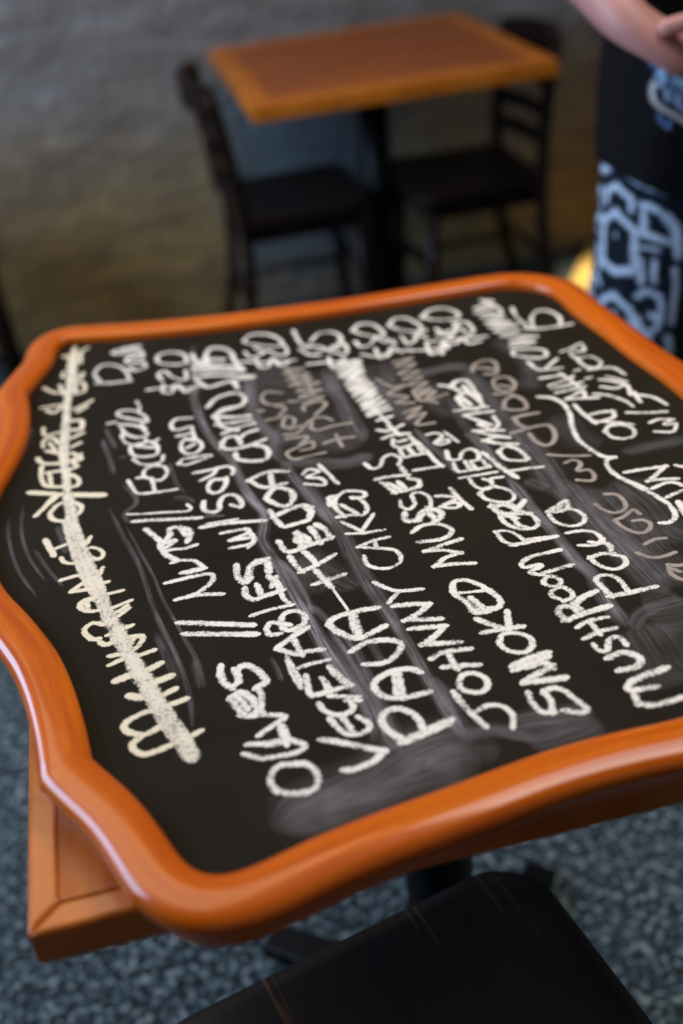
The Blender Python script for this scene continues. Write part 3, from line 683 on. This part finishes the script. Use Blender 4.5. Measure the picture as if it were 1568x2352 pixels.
SM = [
  ('B', 9, 0.5, '140,280 120,360 150,560 135,650 200,830 290,970 380,1060 450,1190 520,1330 600,1430 640,1490'),
  ('F', 9, 0.6, '430,-40 520,120 620,230 620,340 610,430 700,580 780,720 880,900 960,1030 1060,1220 1180,1370 1290,1520'),
  ('F', 6, 0.5, '700,540 800,640 900,800 960,940'),
  ('B', 16, 0.4, '520,480 520,620 560,780 640,880 690,920 700,1030 760,1100'),
  ('B', 10, 0.45, '740,1080 860,1240 980,1380 1090,1520'),
  ('F', 14, 0.35, '830,-20 1000,150 1140,330 1230,520 1330,700 1450,880 1568,1080'),
  ('F', 24, 0.22, '900,520 1000,600 1150,700 1270,760'),
  ('F', 30, 0.14, '880,480 960,640 1000,800'),
  ('B', 18, 0.35, '1040,430 1100,560 1180,720 1260,860 1330,950'),
  ('B', 20, 0.3, '740,1090 900,1090 1080,1100 1230,1090 1380,1030'),
  ('B', 45, 0.16, '560,440 760,500 980,560 1100,620/620,900 800,900 1000,900 1300,980'),
  ('B', 60, 0.12, '600,520 800,720 1000,860 1200,940'),
  ('J', 9, 0.55, '380,-10 470,150 580,330 700,500 800,660 880,820 900,980'),
  ('J', 14, 0.45, '590,170 700,300 780,450 870,620 950,780 1010,920 1090,1060'),
  ('J', 9, 0.5, '920,-10 1040,150 1150,330 1260,520 1380,720 1480,880 1530,960'),
  ('J', 6, 0.25, '860,250 920,360 980,460/1090,580 1130,700'),
  ('J', 7, 0.4, '440,30 520,80 580,150'),
  ('J', 42, 0.32, '200,1590 400,1460 650,1350 880,1230 1060,1100 1250,1010 1450,950 1600,930'),
  ('J', 34, 0.2, '260,1568 600,1440 900,1330 1200,1220 1450,1140 1650,1090'),
  ('K', 12, 0.42, '-20,700 60,850 150,1010 200,1060 330,1040 460,1050 560,1080 640,1110'),
  ('K', 18, 0.3, '470,1020 600,975 760,960 900,930 1010,930'),
  ('K', 30, 0.22, '560,1110 750,1060 930,1010 1020,960'),
  ('K', 20, 0.16, '-60,1290 100,1210 300,1170 420,1160'),
  ('H', 10, 0.55, '340,-20 440,90 520,200 610,300 700,410 780,510 860,610 950,690'),
  ('H', 12, 0.5, '730,450 820,560 930,650 1000,780 1080,900 1180,1030'),
  ('H', 26, 0.35, '720,0 860,180 990,330 1110,440 1220,560 1350,690 1460,800'),
  ('H', 40, 0.22, '900,60 1100,260 1300,460 1500,650 1600,740'),
  ('H', 40, 0.16, '1100,0 1300,160 1450,330 1600,440'),
  ('H', 60, 0.16, '1300,1000 1400,1150 1500,1300 1620,1400'),
  ('H', 60, 0.14, '1300,920 1450,900 1600,860'),
  ('H', 12, 0.25, '1220,1050 1270,950 1400,880 1600,830'),
  ('D', 26, 0.35, '60,560 160,700 300,880 420,1010 530,1130 620,1270 700,1400 760,1480'),
  ('D', 24, 0.2, '250,360 420,440 520,560 500,720'),
  ('D', 30, 0.16, '700,880 840,1040 1000,1110'),
  ('D', 16, 0.22, '1140,1150 1300,1110 1450,1080 1600,1040'),
  ('D', 14, 0.3, '470,1330 560,1370 640,1400'),
  ('D', 10, 0.3, '60,1000 150,1080 210,1180'),
  ('C', 18, 0.3, '640,600 760,570 880,550 990,560'),
  ('C', 24, 0.26, '380,520 440,700 520,850 600,960'),
  ('C', 8, 0.45, '600,970 700,1080 800,1160 910,1300'),
  ('C', 10, 0.3, '840,760 900,850 950,950 1100,1110 1180,1220 1300,1330'),
  ('C', 30, 0.14, '560,560 700,700 800,820 900,900'),
  ('C', 10, 0.2, '330,520 300,600 390,720 450,800'),
  ('E', 4, 0.3, '745,130 800,230 860,350 940,490 1000,640 1050,800 1110,950 1180,1090 1240,1230 1300,1360'),
  ('E', 3, 0.25, '870,260 960,430 1060,610 1130,780 1200,900 1270,1030'),
  ('E', 3.5, 0.25, '230,420 330,560 440,690/60,200 60,340 120,560 260,760/160,120 150,300 200,480 320,650'),
  ('E', 8, 0.3, '400,260 440,360 460,460'),
  ('E', 8, 0.14, '1080,1000 1140,1150 1230,1350/1350,1180 1400,1400'),
  ('A', 6, 0.3, '710,930 760,1080 790,1180/730,850 800,1000'),
  ('A', 5, 0.35, '850,1240 930,1320 940,1380 860,1450 900,1520'),
  ('A', 5, 0.3, '810,1065 900,1045/1170,1090 1220,1230 1280,1310'),
  ('A', 8, 0.2, '1190,1340 1280,1340 1340,1380'),
  ('A', 9, 0.2, '30,1250 90,1120 170,980 220,840'),
  ('A', 4, 0.5, '1370,1475 1460,1465 1568,1460'),
  ('I', 4, 0.28, '520,0 600,160 680,330 740,500 780,680 790,830/630,20 720,180 800,320 860,500'),
  ('I', 4, 0.3, '1330,330 1380,420 1410,500/540,180 600,300'),
]
LABELS = {}
V, Fc, cov, uvs = [], [], [], []
for i, (cr, w, st, s) in enumerate(SM):
    for s1_ in s.split('/'):
        ribbon(V, Fc, cov, uvs, world_pts(cr, s1_, ZS), w/1000*1.35, ZS+.00003+.0000012*i, rnd, .12, .1, .005, tuple(st*q for q in (0, .25, .7, 1, .95, 1, .7, .25, 0)), i*7.3)
emit('chalk_dust', V, Fc, cov, uvs, M['dust'], 'smeared grey chalk dust')['kind'] = 'stuff'
for name, lst in WR:
    V, Fc, cov, uvs = [], [], [], []
    for cr, w, s in lst:
        for s1_ in s.split('/'):
            cnt += 1
            ribbon(V, Fc, cov, uvs, world_pts(cr, s1_, ZS), w/1000*WK, ZS+.00012+.000003*(cnt % 60), rnd)
    emit('crossing_out_line' if name == 'strike' else 'chalk_writing', V, Fc, cov, uvs, M[MATOF.get(name, 'chalk')], LBL.get(name, LABELS.get(name)))

# ------------------------------------------------------------------ the person
PX, PY = .852, 1.50
man = empty('person', (PX, PY, 0))
tag(man, 'person standing behind the board with hands clasped, black top and black-and-white patterned trousers', 'person')
def pl(p): return (p[0]-PX, p[1]-PY, p[2])
def skin_obj(name, joints, edges, mat, roots, sub=2):
    me = bpy.data.meshes.new(name); ks = list(joints); me.from_pydata([pl(joints[k][0]) for k in ks], [(ks.index(a), ks.index(b)) for a, b in edges], [])
    me.materials.append(mat); o = bpy.data.objects.new(name, me); COL.objects.link(o); o.parent = man
    md = o.modifiers.new('skin', 'SKIN'); md.use_smooth_shade = True
    for i, k in enumerate(ks):
        sv = me.skin_vertices[0].data[i]; r = joints[k][1]; sv.radius = (r, r) if isinstance(r, float) else r; sv.use_root = k in roots
    sb = o.modifiers.new('sub', 'SUBSURF'); sb.levels = sub; sb.render_levels = sub
    return o
J = {'pel': ((PX, 1.51, .93), (.13, .10)), 'belly': ((PX, 1.515, 1.08), (.12, .09)), 'chest': ((PX, 1.52, 1.28), (.13, .10)), 'up': ((PX, 1.525, 1.40), (.10, .07)),
     'nk': ((PX, 1.515, 1.47), .052), 'jaw': ((PX, 1.485, 1.55), (.062, .072)), 'face': ((PX, 1.48, 1.615), (.070, .088)), 'crown': ((PX, 1.495, 1.675), (.062, .074))}
HX = -.098
Ed = [('pel', 'belly'), ('belly', 'chest'), ('chest', 'up'), ('up', 'nk'), ('nk', 'jaw'), ('jaw', 'face'), ('face', 'crown')]
roots = ['pel']
for s, n in ((-1, 'r'), (1, 'l')):
    sx = lambda d: PX+s*d
    J[n+'sh'] = ((sx(.175), 1.525, 1.385), .052); J[n+'ua'] = ((sx(.225), 1.52, 1.25), .046)
    J[n+'el'] = ((sx(.262), 1.50, 1.105), .040); J[n+'fa'] = ((sx(.232)-(.01 if s > 0 else 0), 1.425, 1.066), .045)
    J[n+'wr'] = ((sx(.140)+HX, 1.335, 1.026), (.026, .029)); J[n+'pm'] = ((sx(.100)+HX, 1.312, 1.002), (.018, .036)); J[n+'pe'] = ((sx(.060)+HX, 1.300, .972), (.015, .036))
    Ed += [('up', n+'sh'), (n+'sh', n+'ua'), (n+'ua', n+'el'), (n+'el', n+'fa'), (n+'fa', n+'wr'), (n+'wr', n+'pm'), (n+'pm', n+'pe')]
    J[n+'hp'] = ((sx(.09), 1.51, .88), .085); J[n+'kn'] = ((sx(.095), 1.50, .49), .055); J[n+'cf'] = ((sx(.097), 1.52, .34), .052); J[n+'an'] = ((sx(.10), 1.53, .09), .036); J[n+'to'] = ((sx(.115), 1.40, .035), .03)
    Ed += [('pel', n+'hp'), (n+'hp', n+'kn'), (n+'kn', n+'cf'), (n+'cf', n+'an'), (n+'an', n+'to')]
    # five fingers, curled over the other hand
    yo = -.014 if s < 0 else .022; zo = .0 if s < 0 else -.022
    for f, (dz, ln, r) in enumerate(((.026, .070, .0090), (.009, .078, .0092), (-.009, .072, .0088), (-.026, .058, .0078))):
        a = Vector((sx(.075)+HX, 1.303+yo*.3, .982+dz+zo*.3)); b = Vector((sx(.03)+HX, 1.285+yo, .962+dz+zo)); c = Vector((sx(.03-ln*.62)+HX, 1.290+yo, .948+dz*.9+zo)); d = Vector((sx(.03-ln*.95)+HX, 1.312+yo, .938+dz*.85+zo))
        for q, (p, rr) in enumerate(((a, r), (b, r), (c, r*.92), (d, r*.8))): J[f'{n}f{f}{q}'] = (tuple(p), rr)
        Ed += [(f'{n}f{f}{q}', f'{n}f{f}{q+1}') for q in range(3)]; roots.append(f'{n}f{f}0')
    for q, (p, rr) in enumerate((((sx(.115)+HX, 1.306, 1.018), .012), ((sx(.085)+HX, 1.288, 1.028), .0115), ((sx(.05)+HX, 1.272, 1.020), .0105), ((sx(.025)+HX, 1.265, 1.008), .009))): J[f'{n}t{q}'] = (p, rr)
    Ed += [(f'{n}t{q}', f'{n}t{q+1}') for q in range(3)]; roots.append(n+'t0')
skin_obj('body', J, Ed, M['skin'], roots)
T = {'a': ((PX, 1.518, 1.16), (.150, .108)), 'b': ((PX, 1.52, 1.28), (.152, .114)), 'c': ((PX, 1.525, 1.385), (.130, .086)), 'd': ((PX, 1.518, 1.445), (.078, .070))}
TE = [('a', 'b'), ('b', 'c'), ('c', 'd')]
for s in (-1, 1):
    k = str(s); T['s'+k] = ((PX+s*.178, 1.525, 1.385), .068); T['u'+k] = ((PX+s*.222, 1.52, 1.28), .064); T['e'+k] = ((PX+s*.240, 1.514, 1.20), .062)
    TE += [('c', 's'+k), ('s'+k, 'u'+k), ('u'+k, 'e'+k)]
skin_obj('shoulder_yoke', T, TE, M['cotton'], ['a'])
def blob(name, c, r, mat, seg=20):
    bm = bmesh.new(); bmesh.ops.create_uvsphere(bm, u_segments=seg, v_segments=seg//2, radius=1)
    for v in bm.verts: v.co = Vector((v.co.x*r[0], v.co.y*r[1], v.co.z*r[2]))+Vector(pl(c))
    return bobj(name, bm, mat, man, True)
hb = bmesh.new(); bmesh.ops.create_uvsphere(hb, u_segments=32, v_segments=20, radius=1)
for v in hb.verts:
    q = v.co.copy(); f = 1
    if q.y < -.25 and q.z < .35: f = .80
    v.co = Vector((q.x*.088*f, q.y*.108*f, q.z*.115*f))*(1+.03*noise.noise(q*5))+Vector(pl((PX, 1.505, 1.635)))
bobj('hair', hb, M['hair'], man, True)
for s in (-1, 1):
    eye = blob('eye', (PX+s*.031, 1.410, 1.605), (.013, .010, .0075), M['eye']); blob('iris', (PX+s*.031, 1.4015, 1.605), (.0055, .003, .0055), M['iris'], 12).parent = eye
    blob('ear', (PX+s*.078, 1.495, 1.60), (.010, .018, .030), M['skin'])
blob('nose', (PX, 1.398, 1.580), (.011, .015, .020), M['skin']); blob('mouth', (PX, 1.408, 1.545), (.022, .009, .007), M['lips'])
# printed cloth
def px_xz(cr, s, Y):
    ox, oy, k = cr; out = []
    for q in s.split():
        a, b = q.split(','); p = aty(ox+float(a)*k, oy+float(b)*k, Y); out.append((p.x, p.z))
    return out
def on_cloth(cr, s, cx, cy, rx, ry, arc):
    "where photograph points meet an elliptical sleeve of cloth: (x or arc position, z)"
    ox, oy, k = cr; out = []
    for q in s.split():
        a, b = (float(c) for c in q.split(',')); Y = cy-ry
        for _ in range(8):
            p = aty(ox+a*k, oy+b*k, Y); e = max(-.97, min(.97, (p.x-cx)/rx)); Y = cy-ry*math.sqrt(1-e*e)
        out.append((cx+math.asin(e)*rx if arc else p.x, p.z))
    return out
def sdist(X, Z, pts):
    d = np.full(X.shape, 9.)
    for (ax, az), (bx, bz) in zip(pts, pts[1:] if len(pts) > 1 else pts):
        vx, vz = bx-ax, bz-az; L2 = max(1e-9, vx*vx+vz*vz)
        t_ = np.clip(((X-ax)*vx+(Z-az)*vz)/L2, 0, 1); d = np.minimum(d, np.hypot(X-ax-t_*vx, Z-az-t_*vz))
    return d
TC = (1248, 370, .20833)
TP = [('560,-150 700,0 900,150 1100,260 1400,340', 12), ('700,-150 900,-20 1150,100 1500,180', 10), ('540,60 550,900', 8), ('560,1250 570,1800', 9), ('560,20 610,120 590,260 560,420', 9), ('620,420 700,260 800,250 880,360 880,480', 10), ('640,440 700,520 830,600 900,680 895,900 890,1120', 11), ('890,1100 780,1180 640,1250 600,1340 760,1400', 13),
      ('760,1400 860,1520 880,1720', 11), ('620,1480 740,1560 800,1700', 8), ('560,600 640,640 720,760 800,800', 7), ('600,860 660,960 740,1000', 10),
      ('1100,480 1220,520 1300,560', 10), ('1110,560 1120,680 1100,800 1260,850 1400,900', 11), ('1380,620 1480,760 1500,900 1520,1050', 16), ('1000,900 1150,960 1300,990', 6),
      ('1080,1090 1080,1330', 9), ('1240,1110 1240,1340', 9), ('1480,1200 1480,1450 1440,1800', 9), ('1000,1450 1150,1430 1300,1500 1330,1650 1270,1850 1100,1900 1000,1800', 9),
      ('1010,1700 1080,1850 1180,1960', 14), ('1200,1700 1280,1740', 12), ('1400,1960 1420,2100 1380,2260', 12), ('920,400 1040,460', 5), ('700,2000 800,2200', 8)]
TPX = [(on_cloth(TC, s, PX-.09, 1.50, .094, .110, True), w*TC[2]/FOC*1.42) for s, w in TP]
x0_, x1_, z0_, z1_ = PX-.09-.118, PX-.09+.030, .555, .860
DARK, LIGHT = np.array(srgb(14, 26, 36)[:3]), np.array(srgb(186, 204, 226)[:3])
def trouser_col(x, y, z, ang):
    u = ang; k = np.floor((u-x0_)/(x1_-x0_)).astype(int); tx = (u-x0_)-(x1_-x0_)*k; tx = np.where(k % 2 == 0, tx, (x1_-x0_)-tx)
    m = np.floor((z1_-z)/(z1_-z0_)).astype(int); tz = (z1_-z)-(z1_-z0_)*m; tx = np.where(m % 2 == 0, tx, (x1_-x0_)-tx)
    X, Z = x0_+tx, z1_-tz; v = np.zeros(X.shape)
    for pts, w in TPX: v = np.maximum(v, np.clip((w*3.6-sdist(X, Z, pts))/.002+.5, 0, 1))
    c = DARK+(LIGHT-DARK)*v[:, None]; return np.c_[c, np.ones(len(c))]
QC = (1248, 0, .20408)
QP = [('1100,860 1055,960 1075,1060 1160,1140 1300,1210 1450,1300 1640,1430', 9, (196, 196, 196)), ('1110,680 1180,620 1230,600', 11, (90, 150, 196)), ('1160,800 1220,700 1240,820 1180,900', 12, (150, 190, 225)),
      ('1240,960 1270,1010 1250,1060', 10, (150, 180, 210)), ('1400,760 1380,860 1480,940 1600,1000', 13, (136, 176, 208)), ('1340,1080 1420,1040 1400,1130 1520,1220', 10, (140, 165, 205)), ('1300,860 1340,980 1440,1000', 6, (120, 160, 200)),
      ('1130,1210 1160,1280 1260,1370 1290,1280', 9, (90, 120, 165)), ('1480,860 1600,900 1700,1000 1760,1120', 13, (136, 176, 208)), ('1560,1100 1640,1200 1700,1290', 11, (140, 170, 205)), ('1640,1430 1800,1500 1950,1450 2000,1250 1960,1000 1800,860', 9, (196, 196, 196))]
QPX = [(on_cloth(QC, s, PX, 1.51, .172, .120, False), w*QC[2]/FOC*1.42*1.0, c) for s, w, c in QP]
def top_col(x, y, z, ang):
    c = np.tile(np.array(srgb(8, 8, 11)[:3]), (len(x), 1)); front = (y < 1.51)
    for pts, w, col in QPX:
        v = np.clip((w*2-sdist(x, z, pts))/.0025+.5, 0, 1)*front; c = c+(np.array(srgb(*col)[:3])-c)*v[:, None]
    return np.c_[c, np.ones(len(c))]
def loft(name, sections, mat, colf, seg=150, dz=.004, hem=None, fold=.004, seed=0, sq=1):
    "sections: list of (z, cx, cy, rx, ry), interpolated; rings merged in one mesh per list"
    VV, FF, U = [], [], []
    for secs in sections:
        zs = [q[0] for q in secs]; n = max(2, int(abs(zs[-1]-zs[0])/dz)); base = len(VV)
        order = np.argsort(zs); A = np.array(secs)[order]
        for i in range(n+1):
            z = zs[0]+(zs[-1]-zs[0])*i/n; cx, cy, rx, ry = [np.interp(z, A[:, 0], A[:, k]) for k in (1, 2, 3, 4)]
            for k in range(seg):
                a = 2*PI*k/seg; ca, sa = math.cos(a), math.sin(a)
                r = 1; f = fold*(noise.noise(Vector((ca*2.5, sa*2.5+seed, z*5)))+.6*noise.noise(Vector((ca*6, sa*6, z*3+seed))))
                zz = z
                if hem and i == 0: pass
                x, y = cx+math.copysign(abs(ca)**sq, ca)*(rx+f), cy+math.copysign(abs(sa)**sq, sa)*(ry+f)
                if hem: zz = z + hem(x)*(1-i/n)
                VV.append((x, y, zz)); U.append(cx - (1 if sa < 0 else -1)*0 + (a-1.5*PI)*rx)
        for i in range(n):
            for k in range(seg):
                b = base+i*seg; FF.append((b+k, b+(k+1) % seg, b+seg+(k+1) % seg, b+seg+k))
    A = np.array(VV); col = colf(A[:, 0], A[:, 1], A[:, 2], np.array(U))
    o = mobj(name, [pl(v) for v in VV], FF, mat, man, True)
    ca_ = o.data.color_attributes.new('print', 'FLOAT_COLOR', 'POINT'); ca_.data.foreach_set('color', col.ravel())
    so = o.modifiers.new('cloth', 'SOLIDIFY'); so.thickness = .002; so.offset = -1
    return o
legs = []
for s in (-1, 1):
    legs.append([(.98, PX+s*.062, 1.51, .080, .095), (.88, PX+s*.078, 1.505, .082, .104), (.78, PX+s*.090, 1.50, .090, .104), (.60, PX+s*.100, 1.50, .098, .098), (.40, PX+s*.104, 1.505, .100, .095), (.12, PX+s*.108, 1.51, .100, .098)])
loft('trousers', legs, M['trouser'], trouser_col)
loft('long_top', [[(.758, PX, 1.50, .186, .128), (.86, PX, 1.505, .180, .124), (.98, PX, 1.51, .168, .118), (1.1, PX, 1.515, .160, .112), (1.22, PX, 1.52, .158, .112), (1.30, PX, 1.52, .135, .095)]],
     M['top'], top_col, 220, .004, lambda x: .05*min(1.1, abs(x-PX)/.18)**2, .005, 3, .72)
for s in (-1, 1):
    bm = bmesh.new()
    tube(bm, [(s*.100, .045, .04), (s*.102, .0, .042), (s*.108, -.06, .036), (s*.114, -.12, .03), (s*.117, -.145, .024)], [.030, .040, .040, .036, .018], 20)
    for v in bm.verts: v.co.z = max(0.0, v.co.z)
    bobj('shoe', bm, M['boot'], man, True)
